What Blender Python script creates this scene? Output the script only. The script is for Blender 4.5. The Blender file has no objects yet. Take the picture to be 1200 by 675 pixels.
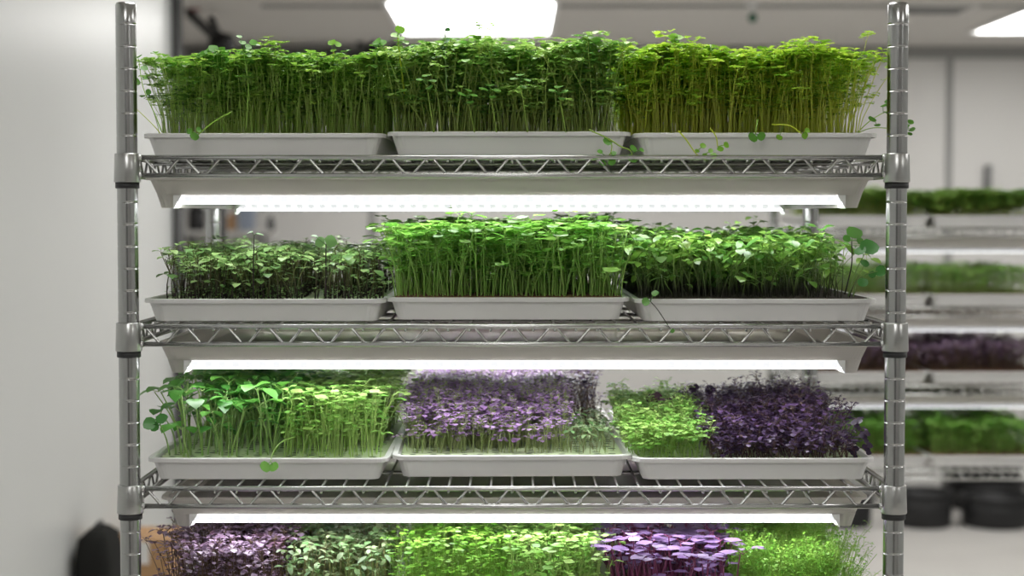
import bpy, math, random
import numpy as np
from mathutils import Vector, Matrix, Euler

rng = np.random.default_rng(11)
random.seed(11)
COL = bpy.context.scene.collection
PI = math.pi

# ------------------------------------------------------------------ camera model
F = 2034.0; EYE = 1.635; CAMY = -2.0; PITCH = math.atan(85.5 / F)
def at(px, py, D):
    """world point seen at pixel px,py (1200x675) on the vertical plane D metres in front of the camera"""
    u = (px - 600) / F; v = (337.5 - py) / F
    cy, sy = math.cos(PITCH), math.sin(PITCH)
    dy = cy + v * sy; dz = -sy + v * cy
    k = D / dy
    return Vector((u * k, CAMY + D, EYE + dz * k))
def zat(py, D): return at(600, py, D).z
def xat(px, D, py=350): return at(px, py, D).x

# ------------------------------------------------------------------ materials
def mat(name, color, rough=.5, metal=0, spec=.5, emit=None, estr=0, noise=None, bump=None, trans=0):
    m = bpy.data.materials.new(name); m.use_nodes = True
    nt = m.node_tree; b = nt.nodes['Principled BSDF']
    b.inputs['Base Color'].default_value = (*color, 1)
    b.inputs['Roughness'].default_value = rough
    b.inputs['Metallic'].default_value = metal
    b.inputs['Specular IOR Level'].default_value = spec
    if emit:
        b.inputs['Emission Color'].default_value = (*emit, 1); b.inputs['Emission Strength'].default_value = estr
    if noise:
        sc, c2 = noise
        n = nt.nodes.new('ShaderNodeTexNoise'); n.inputs['Scale'].default_value = sc; n.inputs['Detail'].default_value = 4
        tc = nt.nodes.new('ShaderNodeTexCoord'); nt.links.new(tc.outputs['Object'], n.inputs['Vector'])
        r = nt.nodes.new('ShaderNodeMix'); r.data_type = 'RGBA'
        r.inputs[6].default_value = (*color, 1); r.inputs[7].default_value = (*c2, 1)
        mr = nt.nodes.new('ShaderNodeMapRange'); mr.inputs[1].default_value = .35; mr.inputs[2].default_value = .65
        nt.links.new(n.outputs['Fac'], mr.inputs[0]); nt.links.new(mr.outputs[0], r.inputs[0])
        nt.links.new(r.outputs[2], b.inputs['Base Color'])
    if bump:
        sc, st = bump
        n = nt.nodes.new('ShaderNodeTexNoise'); n.inputs['Scale'].default_value = sc
        tc = nt.nodes.new('ShaderNodeTexCoord'); nt.links.new(tc.outputs['Object'], n.inputs['Vector'])
        bp = nt.nodes.new('ShaderNodeBump'); bp.inputs['Strength'].default_value = st; bp.inputs['Distance'].default_value = .003
        nt.links.new(n.outputs['Fac'], bp.inputs['Height']); nt.links.new(bp.outputs[0], b.inputs['Normal'])
    if trans:                                                       # thin plastic that lets light through
        t = nt.nodes.new('ShaderNodeBsdfTranslucent'); t.inputs['Color'].default_value = (*color, 1)
        mx = nt.nodes.new('ShaderNodeMixShader'); mx.inputs[0].default_value = trans
        nt.links.new(b.outputs[0], mx.inputs[1]); nt.links.new(t.outputs[0], mx.inputs[2]); nt.links.new(mx.outputs[0], nt.nodes['Material Output'].inputs[0])
    return m

def plant_mat(name, c1, c2, rough=.45, trans=.35, spec=.5, tcol=None, low=None):
    """leaf or stem: two pigments mixed per seedling; 'low' = pigment at the foot of a stem"""
    m = bpy.data.materials.new(name); m.use_nodes = True
    nt = m.node_tree; b = nt.nodes['Principled BSDF']; out = nt.nodes['Material Output']
    a = nt.nodes.new('ShaderNodeAttribute'); a.attribute_name = 'tint'
    r = nt.nodes.new('ShaderNodeMix'); r.data_type = 'RGBA'
    r.inputs[6].default_value = (*c1, 1); r.inputs[7].default_value = (*c2, 1)
    nt.links.new(a.outputs['Fac'], r.inputs[0])
    col = r.outputs[2]
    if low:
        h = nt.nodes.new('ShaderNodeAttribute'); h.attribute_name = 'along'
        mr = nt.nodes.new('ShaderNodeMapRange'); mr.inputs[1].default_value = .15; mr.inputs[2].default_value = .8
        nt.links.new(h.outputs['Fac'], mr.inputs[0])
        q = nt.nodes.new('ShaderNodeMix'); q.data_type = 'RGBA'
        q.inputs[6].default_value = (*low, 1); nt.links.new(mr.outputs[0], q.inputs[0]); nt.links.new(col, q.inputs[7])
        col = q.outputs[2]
    nt.links.new(col, b.inputs['Base Color'])
    b.inputs['Roughness'].default_value = rough; b.inputs['Specular IOR Level'].default_value = spec
    t = nt.nodes.new('ShaderNodeBsdfTranslucent')
    if tcol: t.inputs['Color'].default_value = (*tcol, 1)
    else: nt.links.new(col, t.inputs['Color'])
    mx = nt.nodes.new('ShaderNodeMixShader'); mx.inputs[0].default_value = trans
    nt.links.new(b.outputs[0], mx.inputs[1]); nt.links.new(t.outputs[0], mx.inputs[2]); nt.links.new(mx.outputs[0], out.inputs[0])
    return m

M = {}
M['chrome'] = mat('brushed_chrome', (.41, .41, .405), .2, 1)
M['wire'] = mat('chrome_wire', (.5, .5, .49), .25, 1)
M['collar'] = mat('chrome_collar', (.43, .43, .42), .3, 1)
M['black'] = mat('black_plastic', (.012, .012, .013), .45)
M['rubber'] = mat('black_rubber', (.01, .01, .011), .55)
M['rubber_matte'] = mat('matte_black_shell', (.012, .012, .011), .9, spec=.15)
M['white'] = mat('white_tray_plastic', (.84, .83, .82), .38, noise=(3, (.76, .75, .74)), trans=.16)
M['hood'] = mat('white_lamp_hood', (.74, .715, .68), .4, trans=.5)
M['alu'] = mat('lamp_channel', (.82, .82, .82), .35)
M['wall'] = mat('painted_wall_panel', (.56, .57, .56), .32, noise=(.8, (.53, .54, .53)))
M['wall_dark'] = mat('dark_grey_wall_panel', (.42, .42, .41), .5)
M['wall_back'] = mat('back_wall_panel', (.66, .65, .63), .5, noise=(.6, (.62, .61, .59)))
M['ceil'] = mat('ceiling_panel', (.60, .58, .55), .7)
M['floor'] = mat('pale_floor', (.66, .64, .61), .35, noise=(2, (.6, .58, .55)))
M['seam'] = mat('grey_seam', (.30, .30, .29), .6)
M['panel'] = mat('ceiling_light_diffuser', (.9, .9, .9), .5, emit=(1, .99, .97), estr=4.2)
M['panel_frame'] = mat('ceiling_light_frame', (.75, .75, .74), .5)
M['coir'] = mat('coir_growing_mat', (.10, .045, .022), .9, noise=(260, (.24, .12, .06)), bump=(300, 1))
M['dark_soil'] = mat('dark_peat', (.018, .014, .011), .95, noise=(260, (.06, .045, .03)), bump=(300, 1))
M['card'] = mat('cardboard', (.42, .25, .12), .8, noise=(6, (.38, .22, .11)))
M['red'] = mat('dark_red_plastic', (.16, .015, .015), .4)
M['green_metal'] = mat('dark_green_bulb', (.03, .12, .07), .35)
M['grey_plastic'] = mat('grey_plastic', (.2, .2, .2), .5)
M['dark_grey'] = mat('dark_grey_metal', (.07, .07, .07), .5)

def foam_mat():
    m = mat('pale_foam_raft', (.62, .68, .50), .7)
    nt = m.node_tree; b = nt.nodes['Principled BSDF']
    tc = nt.nodes.new('ShaderNodeTexCoord')
    mp = nt.nodes.new('ShaderNodeMapping'); mp.inputs['Scale'].default_value = (50, 62, 0)
    nt.links.new(tc.outputs['Object'], mp.inputs['Vector'])
    n = nt.nodes.new('ShaderNodeTexVoronoi'); n.inputs['Randomness'].default_value = .25; n.inputs['Scale'].default_value = 1
    nt.links.new(mp.outputs[0], n.inputs['Vector'])
    cr = nt.nodes.new('ShaderNodeValToRGB')
    cr.color_ramp.elements[0].position = .21; cr.color_ramp.elements[0].color = (.02, .035, .015, 1)
    cr.color_ramp.elements[1].position = .29; cr.color_ramp.elements[1].color = (.47, .56, .33, 1)
    nt.links.new(n.outputs['Distance'], cr.inputs[0]); nt.links.new(cr.outputs[0], b.inputs['Base Color'])
    return m
M['foam'] = foam_mat()

def led_mat(name, base, strength, pitch=.0162):
    """diffuser of a bar of LEDs: the light it gives off peaks over every chip"""
    m = bpy.data.materials.new(name); m.use_nodes = True
    nt = m.node_tree; b = nt.nodes['Principled BSDF']
    b.inputs['Base Color'].default_value = (.30, .30, .31, 1); b.inputs['Roughness'].default_value = .3
    tc = nt.nodes.new('ShaderNodeTexCoord'); sx = nt.nodes.new('ShaderNodeSeparateXYZ')
    nt.links.new(tc.outputs['Object'], sx.inputs[0])
    mu = nt.nodes.new('ShaderNodeMath'); mu.operation = 'MULTIPLY'; mu.inputs[1].default_value = 2 * PI / pitch
    co = nt.nodes.new('ShaderNodeMath'); co.operation = 'COSINE'
    mr = nt.nodes.new('ShaderNodeMapRange'); mr.interpolation_type = 'SMOOTHSTEP'; mr.inputs[1].default_value = -.4; mr.inputs[2].default_value = 1.2
    mr.inputs[3].default_value = base; mr.inputs[4].default_value = strength
    nt.links.new(sx.outputs[0], mu.inputs[0]); nt.links.new(mu.outputs[0], co.inputs[0]); nt.links.new(co.outputs[0], mr.inputs[0])
    b.inputs['Emission Color'].default_value = (.96, .975, 1, 1)
    nt.links.new(mr.outputs[0], b.inputs['Emission Strength'])
    return m
M['led_front'] = led_mat('led_front_cover', .43, .66)
M['led_rear'] = led_mat('led_rear_cover', .37, .85)
M['led_under'] = led_mat('led_under_cover', 5.0, 9.0)
M['led_far'] = led_mat('led_far_cover', .12, .18)
M['led_far_under'] = led_mat('led_far_under_cover', .9, 1.2)

# ------------------------------------------------------------------ mesh helpers
class MB:
    def __init__(s): s.v = []; s.f = []; s.sm = []
    def add(s, vs, fs, smooth=False):
        o = len(s.v); s.v += [tuple(p) for p in vs]; s.f += [tuple(i + o for i in f) for f in fs]; s.sm += [smooth] * len(fs)
        return s
    def box(s, x0, x1, y0, y1, z0, z1):
        vs = [(x, y, z) for z in (z0, z1) for y in (y0, y1) for x in (x0, x1)]
        return s.add(vs, [(0, 2, 3, 1), (4, 5, 7, 6), (0, 1, 5, 4), (2, 6, 7, 3), (0, 4, 6, 2), (1, 3, 7, 5)])
    def tube(s, pts, r, n=8, cap=True):
        pts = [Vector(p) for p in pts]; rs = r if isinstance(r, (list, tuple)) else [r] * len(pts)
        vs = []; prev = None
        for i, p in enumerate(pts):
            d = (pts[min(i + 1, len(pts) - 1)] - pts[max(i - 1, 0)]).normalized()
            if prev is None:
                a = Vector((0, 0, 1)) if abs(d.z) < .9 else Vector((0, 1, 0)); u = d.cross(a).normalized()
            else: u = (prev - d * prev.dot(d)).normalized()
            prev = u; w = d.cross(u)
            for k in range(n):
                t = 2 * PI * k / n; vs.append(p + (u * math.cos(t) + w * math.sin(t)) * rs[i])
        fs = [(i * n + k, i * n + (k + 1) % n, (i + 1) * n + (k + 1) % n, (i + 1) * n + k) for i in range(len(pts) - 1) for k in range(n)]
        s.add(vs, fs, True)
        if cap:
            o = len(s.v) - len(vs)
            s.f.append(tuple(o + k for k in range(n))[::-1]); s.f.append(tuple(o + (len(pts) - 1) * n + k for k in range(n))); s.sm += [False, False]
        return s
    def lathe(s, prof, c=(0, 0, 0), n=32, cap=True):
        vs = [(c[0] + r * math.cos(2 * PI * k / n), c[1] + r * math.sin(2 * PI * k / n), c[2] + z) for r, z in prof for k in range(n)]
        fs = [(i * n + k, i * n + (k + 1) % n, (i + 1) * n + (k + 1) % n, (i + 1) * n + k) for i in range(len(prof) - 1) for k in range(n)]
        o = len(s.v); s.add(vs, fs, True)
        if cap:
            s.f.append(tuple(o + k for k in range(n))[::-1]); s.f.append(tuple(o + (len(prof) - 1) * n + k for k in range(n))); s.sm += [False, False]
        return s
    def loft(s, loops, cap0=True, cap1=True, smooth=False):
        n = len(loops[0]); o = len(s.v)
        vs = [p for l in loops for p in l]
        fs = [(i * n + k, i * n + (k + 1) % n, (i + 1) * n + (k + 1) % n, (i + 1) * n + k) for i in range(len(loops) - 1) for k in range(n)]
        s.add(vs, fs, smooth)
        if cap0: s.f.append(tuple(o + k for k in range(n))[::-1]); s.sm.append(False)
        if cap1: s.f.append(tuple(o + (len(loops) - 1) * n + k for k in range(n))); s.sm.append(False)
        return s
    def mesh(s, name):
        me = bpy.data.meshes.new(name); me.from_pydata(s.v, [], s.f); me.polygons.foreach_set('use_smooth', s.sm); me.update(); return me
    def build(s, name, m, parent=None, loc=None):
        o = bpy.data.objects.new(name, s.mesh(name)); COL.objects.link(o)
        for q in (m if isinstance(m, list) else [m]): o.data.materials.append(q)
        if parent: o.parent = parent
        if loc is not None: o.location = loc
        return o

def rr(hw, hd, r, z, n=5, cx=0, cy=0):
    pts = []
    for (sx, sy, a0) in ((1, 1, 0), (-1, 1, PI / 2), (-1, -1, PI), (1, -1, 1.5 * PI)):
        for k in range(n + 1):
            t = a0 + k / n * PI / 2
            pts.append((cx + sx * (hw - r) + r * math.cos(t), cy + sy * (hd - r) + r * math.sin(t), z))
    return pts
def bevel(o, w=.002, seg=2):
    md = o.modifiers.new('bevel', 'BEVEL'); md.width = w; md.segments = seg; md.limit_method = 'ANGLE'; return o
def empty(name, loc, rz=0):
    o = bpy.data.objects.new(name, None); COL.objects.link(o); o.location = loc; o.rotation_euler.z = rz; o.empty_display_size = .02; return o
def tag(o, label=None, cat=None, group=None, kind=None):
    if label: o['label'] = label
    if cat: o['category'] = cat
    if group: o['group'] = group
    if kind: o['kind'] = kind
    return o
def struct(mb, name, m, **k): return tag(mb.build(name, m), kind='structure')

# ------------------------------------------------------------------ the room
CEIL = 2.60; YB = 8.0; XL = -1.15; YP = 3.9; XR = 4.4; YF = -4.6; XFL = -3.6
struct(MB().box(XFL - .1, XR + .1, YF - .1, YB + .1, -.1, 0), 'floor', M['floor'])
struct(MB().box(XFL - .1, XR + .1, YF - .1, YB + .1, CEIL, CEIL + .1), 'ceiling', M['ceil'])
struct(MB().box(XL - .12, XL, YF, YP, 0, CEIL), 'wall_left', M['wall'])
struct(MB().box(XFL - .1, XFL, YP - .2, YB, 0, CEIL), 'wall_far_left', M['wall_back'])
struct(MB().box(XFL, XL - .12, YP - .3, YP - .2, 0, CEIL), 'wall_alcove', M['wall_back'])
struct(MB().box(XFL, XR, YB, YB + .1, 0, CEIL), 'wall_back', M['wall_back'])
struct(MB().box(XR, XR + .1, YF, YB, 0, CEIL), 'wall_right', M['wall'])
struct(MB().box(XL, XR, YF - .1, YF, 0, CEIL), 'wall_front', M['wall_dark'])
d = MB().box(-.55, .38, YF, YF + .04, 0.002, 2.1)  # unseen dark door added behind the camera for the chrome posts to reflect
struct(d, 'door_reflection_prop', M['dark_grey'])
struct(MB().box(-.62, -.55, YF, YF + .05, 0.002, 2.17).box(.38, .45, YF, YF + .05, 0.002, 2.17).box(-.55, .38, YF, YF + .05, 2.1, 2.17), 'trim_reflection_prop', M['seam'])  # frame around the added door, also out of view
# pipe that runs up the free end of the left wall
struct(MB().tube([(XL + .022, YP - .02, 0), (XL + .022, YP - .02, CEIL)], .019, 12), 'trim_1', M['dark_grey'])
struct(MB().box(XL - .12, XL + .004, YP, YP + .03, 0, CEIL), 'trim_2', M['wall'])
# seams between the wall panels, dark strip along the top of the back wall, skirting
s = MB()
for px in (437, 1110):
    x = xat(px, 10.0); s.box(x - .02, x + .02, YB - .012, YB, 0, CEIL)
struct(s, 'trim_3', M['seam'])
struct(MB().box(XFL, XR, YB - .03, YB, CEIL - .07, CEIL), 'trim_4', M['seam'])
struct(MB().box(XFL, XR, YB - .015, YB, 0, .1), 'baseboard_back', M['seam'])
# grid bars of the suspended ceiling
s = MB()
for y in (6.03, 2.9, .1): s.box(XL, XR, y - .02, y + .02, CEIL - .012, CEIL)
struct(s, 'trim_5', M['seam'])

# ceiling light panels
def ceiling_light(x, y, label, first=[None]):
    if first[0] is None:
        r = empty('ceiling_light', (0, 0, 0))
        m = MB()
        for a in ((-.40, -.375, -.71, .71), (.375, .40, -.71, .71), (-.375, .375, -.71, -.685), (-.375, .375, .685, .71)): m.box(a[0], a[1], a[2], a[3], -.022, 0)
        m.build('frame', M['panel_frame'], r)
        MB().box(-.375, .375, -.685, .685, -.014, -.004).build('diffuser', M['panel'], r)
        first[0] = r; o = r
    else:
        o = first[0].copy(); COL.objects.link(o)
        for c in first[0].children:
            d = c.copy(); COL.objects.link(d); d.parent = o
    o.location = (x, y, CEIL); tag(o, label, 'ceiling light', 'ceiling light panels'); return o
ceiling_light(-.185, 6.46, 'square white ceiling light panel glowing above the middle tray of the top shelf')
ceiling_light(2.77, 6.40, 'white ceiling light panel cut by the right frame edge, over the far rack')
for j, (x, y) in enumerate([(-.1, 3.4), (2.77, 3.4), (-.1, .5), (2.77, .5), (-.1, -2.6), (2.77, -2.6)]):
    ceiling_light(x, y, 'white ceiling light panel ' + ['over the aisle behind the rack', 'over the aisle beside the far rack', 'straight above the near rack', 'right of the near rack by the wall', 'above the spot in front of the rack', 'by the front right corner of the room'][j])

# ------------------------------------------------------------------ wire rack
def post(mb, x, y, z0, z1, R=.0118):
    n = int((z1 - z0 - .01) / .0254); prof = [(R * .9, 0), (R, .003)]
    top = z1 - z0
    z = top - .0250
    zs = []
    while z > .01: zs.append(z); z -= .0254
    for z in reversed(zs): prof += [(R, z - .0016), (R, z - .0007), (R * .955, z - .0004), (R * .955, z + .0004), (R, z + .0007), (R, z + .0016)]
    prof += [(R, top - .003), (R * .9, top - .0007), (R * .7, top)]
    mb.lathe(prof, (x, y, z0), 28)
def zig(mb, p0, p1, drop, period, r, inset=0):
    p0, p1 = Vector(p0), Vector(p1); L = (p1 - p0).length; d = (p1 - p0).normalized()
    n = max(2, round(L / period)); pts = []
    for i in range(2 * n + 1):
        c = p0 + d * (L * i / (2 * n)); low = i % 2 == 1
        z = -drop if low else 0
        for o in (-.0022, .0022): pts.append(c + d * o + Vector((0, 0, z + (.0012 if low else -.0012) * -1)))
        if i < 2 * n: pass
    mb.tube(pts, r, 6)
def make_rack(name, label, cx, y0, hw, depth, decks, z_top, drop=.0205):
    r = tag(empty(name, (cx, y0, 0)), label, 'shelving rack')
    for sx in (-1, 1):
        for yy in (0, depth):
            m = MB(); post(m, 0, 0, .03, z_top); p = m.build('post', M['chrome'], r, (sx * hw, yy, 0))
            MB().lathe([(.016, 0), (.018, .004), (.016, .02), (.009, .03)], n=20).build('levelling_foot', M['rubber'], p)
    for zd in decks:
        zt = zd - .003; zb = zt - drop; R = .003
        # deck wires run front to back, with stiffening wires under them
        m = MB(); n = int(2 * hw / .0245)
        for i in range(1, n):
            x = -hw + 2 * hw * i / n
            m.tube([(x, -.001, zt - .0052), (x, .004, zt + .0008), (x, depth - .004, zt + .0008), (x, depth + .001, zt - .0052)], .0015, 6)
        for k in range(1, 4):
            y = depth * k / 4
            m.tube([(-hw, y, zt - .003), (hw, y, zt - .003)], .0026, 8)
        sh = m.build('wire_shelf', M['wire'], r)
        for (a, b) in (((-hw + .012, 0), (hw - .012, 0)), ((-hw + .012, depth), (hw - .012, depth)), ((-hw, .012), (-hw, depth - .012)), ((hw, .012), (hw, depth - .012))):
            m = MB()
            for z in (zt, zb): m.tube([(a[0], a[1], z), (b[0], b[1], z)], R, 10)
            A, B = Vector((*a, zt)), Vector((*b, zt)); dd = (B - A).normalized() * .004
            zig(m, A + dd, B - dd, drop, .0475, .0017)
            # upright ties and weld beads next to the collars
            for p, s_ in ((A, 1), (B, -1)):
                q = p + dd * s_ * .6
                m.tube([q + Vector((0, 0, .001)), q - Vector((0, 0, drop + .001))], .0018, 6)
                for z in (zt, zb):
                    c = Vector((q.x, q.y, z)); m.tube([c - dd * .7, c, c + dd * .7], [.0032, .0044, .0032], 8)
            m.build('edge_truss', M['wire'], sh)
        for sx in (-1, 1):
            for yy in (0, depth):
                m = MB().lathe([(.0120, .0045), (.0137, .0045), (.0142, .0035), (.0152, -.0275), (.0148, -.0285), (.0120, -.0285)], (sx * hw, yy, zt), 28, cap=False)
                m.build('collar', M['collar'], sh)
                m = MB().lathe([(.0118, -.0280), (.0136, -.0280), (.0138, -.0350), (.0132, -.0356), (.0118, -.0356)], (sx * hw, yy, zt), 24, cap=False)
                m.build('clip_sleeve', M['black'], sh)
    return r
HW = .4425; DEP = .575
DECK = [zat(181, 2.0) + .003 - .0035, zat(379, 2.0) - .0005, zat(569, 2.0) - .0005, zat(569, 2.0) - .193]
make_rack('wire_shelving_rack', 'tall chrome wire rack in front holding trays of seedlings on four shelves', 0, 0, HW, DEP, DECK, zat(3, 2.0))
BX = 1.142; BHW = .4425; BY = 2.07
BDECK = [1.607, 1.420, 1.236, 1.036]
make_rack('wire_shelving_rack', 'blurred chrome wire rack standing behind the near rack at the right frame edge', BX, BY, BHW, DEP, BDECK, 1.775)

# ------------------------------------------------------------------ trays, mats, lamps
TW, TD, TH = .1435, .268, .0265
def tray_meshes():
    m = MB()
    m.loft([rr(.131, .255, .012, 0), rr(.1315, .2555, .013, .001), rr(.1385, .2625, .016, TH - .003),
            rr(.1375, .2615, .016, TH - .0005), rr(.1370, .2610, .016, TH - .001), rr(.1300, .2545, .012, .0025)], True, True)
    r = MB().loft([rr(.1386, .2626, .016, TH - .0012), rr(TW - .001, TD - .0005, .019, TH - .0014), rr(TW - .001, TD - .0005, .019, TH - .005),
                   rr(TW, TD, .02, TH - .005), rr(TW, TD, .02, TH - .0006), rr(TW - .001, TD - .001, .019, TH), rr(.1372, .2612, .016, TH),
                   rr(.1370, .2610, .016, TH - .0015)], False, False)
    return m.mesh('tray'), r.mesh('rim')
TM, RM = tray_meshes()
for q in (TM, RM): q.materials.append(M['white'])
def tray(x, y, z, rz, label, group):
    o = bpy.data.objects.new('seedling_tray', TM); COL.objects.link(o)
    c = bpy.data.objects.new('rim', RM); COL.objects.link(c); c.parent = o
    o.location = (x, y, z + .0005); o.rotation_euler = (0, 0, rz)
    return tag(o, label, 'tray', group)
def growing_mat(x, y, z, rz, kind, label):
    m = MB(); n = 8
    top = TH - .004 if kind == 'foam' else TH + .0005
    m.loft([rr(.1280, .2520, .012, .0035), rr(.1350, .2592, .015, top - .002), rr(.134, .258, .015, top)], True, True)
    o = m.build('growing_mat', M[kind], loc=(x, y, z + .0005)); o.rotation_euler.z = rz
    return tag(o, label, 'growing mat')
TY = .055 + TD - .02      # tray centre, front rim just behind the front rail
SH = ['top', 'second', 'third', 'bottom']; SD = ['left', 'middle', 'right']
ROT = {(2, 1): .02, (0, 0): -.004, (1, 2): .004, (2, 0): -.006, (0, 1): .004}
TRAYS = {}
kinds = [['coir', 'coir', 'coir'], ['foam', 'coir', 'dark_soil'], ['foam', 'foam', 'foam'], ['foam', 'foam', 'foam']]
for i in range(4):
    for j in range(3):
        x = (-.2915, -.0045, .2865)[j] + (.004 if i == 2 and j == 0 else 0)
        y = TY + (.012 if (i, j) == (2, 1) else 0) + (.008 if j == 0 and i == 0 else 0)
        z = DECK[i]; rz = ROT.get((i, j), 0)
        dz = .0016 * (j == 1)
        tray(x, y, z + dz, rz, f'white plastic tray at the {SD[j]} of the {SH[i]} shelf on the near rack', 'white seedling trays on the near rack')
        kn = {'coir': 'brown coir', 'dark_soil': 'dark peat', 'foam': 'pale green slotted foam'}[kinds[i][j]]
        growing_mat(x, y, z + dz, rz, kinds[i][j], f'{kn} growing mat filling the {SD[j]} tray of the {SH[i]} shelf')
        TRAYS[i, j] = (x, y, z + dz + TH - (.004 if kinds[i][j] == 'foam' else 0), rz)

def grow_light(cx, y0, zb, hw, label, far=False, depth=.50, rot=0):
    """white trough with a flange on top, tapering to its foot; a bar of LEDs lies in a notch along the front and one along the rear"""
    r = tag(empty('grow_light', (cx, y0, zb)), label, 'grow light', 'grow lights under the shelves')
    H = .036; cy = depth / 2; hd = depth / 2
    t = .002; zn = .0150; e = .024                                   # notch height, end block width
    m = MB()
    L = []
    def lp(ins, z): return rr(hw - .006 - ins, hd - .004 - ins * .7, .014, z, cy=cy)
    # flange and outer wall down to the notch, inner wall and inner floor
    m.loft([lp(.0075, zn), lp(0, H - .003), rr(hw, hd, .02, H - .003, cy=cy), rr(hw, hd, .02, H, cy=cy), lp(.002, H), lp(.0085, zn + t)], True, True)
    # end blocks that reach below the notch
    for s_ in (-1, 1):
        xo = hw - .006 - .0075; yo = hd - .004 - .0075 * .7
        m.loft([rr(e / 2, yo, .011, zn + .0005, cx=s_ * (xo - e / 2), cy=cy), rr(e / 2 - .0025, yo - .003, .010, 0, cx=s_ * (xo - e / 2 - .0025), cy=cy)], True, True)
    bevel(m.build('hood', M['hood'], r), .001, 2)
    bl = hw - .006 - .0075 - e + .003
    for k, yb in ((0, .010), (1, depth - .072)):
        L = bl if k == 0 else bl * .985; dz = 0 if k == 0 else -.0065
        b = MB().box(-L, L, yb + .003, yb + .030, zn - .003, zn - .0002).build('light_bar', M['alu'], r, (0, 0, dz))
        z0 = .0045
        MB().add([(-L, yb, zn - .001), (L, yb, zn - .001), (L, yb + .001, z0 + .002), (-L, yb + .001, z0 + .002)], [(0, 3, 2, 1)]).build('front_cover', (M['led_front'] if k == 0 else M['led_rear']) if not far else M['led_far'], b)
        MB().add([(-L, yb + .001, z0 + .002), (L, yb + .001, z0 + .002), (L, yb + .004, z0), (-L, yb + .004, z0), (L, yb + .030, z0), (-L, yb + .030, z0), (L, yb + .032, zn - .001), (-L, yb + .032, zn - .001)],
                 [(0, 3, 2, 1), (3, 5, 4, 2), (5, 7, 6, 4)]).build('under_cover', M['led_under'] if not far else M['led_far_under'], b)
        for s_ in (-1, 1):
            a = s_ * L; c = s_ * (L - .010)
            vs = [(a, yb - .001, zn), (c, yb - .001, zn), (a, yb - .001, -.001), (a, yb + .034, zn), (c, yb + .034, zn), (a, yb + .034, -.001)]
            MB().add(vs, [(0, 1, 2), (3, 5, 4), (0, 3, 4, 1), (1, 4, 5, 2), (0, 2, 5, 3)]).build('end_cap', M['alu'], b)
    return r
LZ = [zat(243.5, 2.06), zat(437, 2.06), zat(617, 2.06)]
for i in range(3):
    grow_light((-.003, .003, .003)[i], .05, LZ[i], (.433, .428, .423)[i], f'long white grow light glowing beneath the {SH[i]} shelf of the near rack')
for i in range(3):
    grow_light(BX, BY + .05, BDECK[i] - .066, .423, f'blurred white grow light beneath the {SH[i]} shelf of the far rack', far=True)
for i in range(4):
    for j, x in enumerate((BX - .2915, BX - .0045)):
        tray(x, BY + TY, BDECK[i], 0, f'blurred white tray at the {("left", "middle")[j]} of the {SH[i]} shelf on the far rack', 'white trays on the far rack')
        growing_mat(x, BY + TY, BDECK[i], 0, 'coir', f'brown growing mat in the {("left", "middle")[j]} tray on the {SH[i]} shelf of the far rack')

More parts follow.
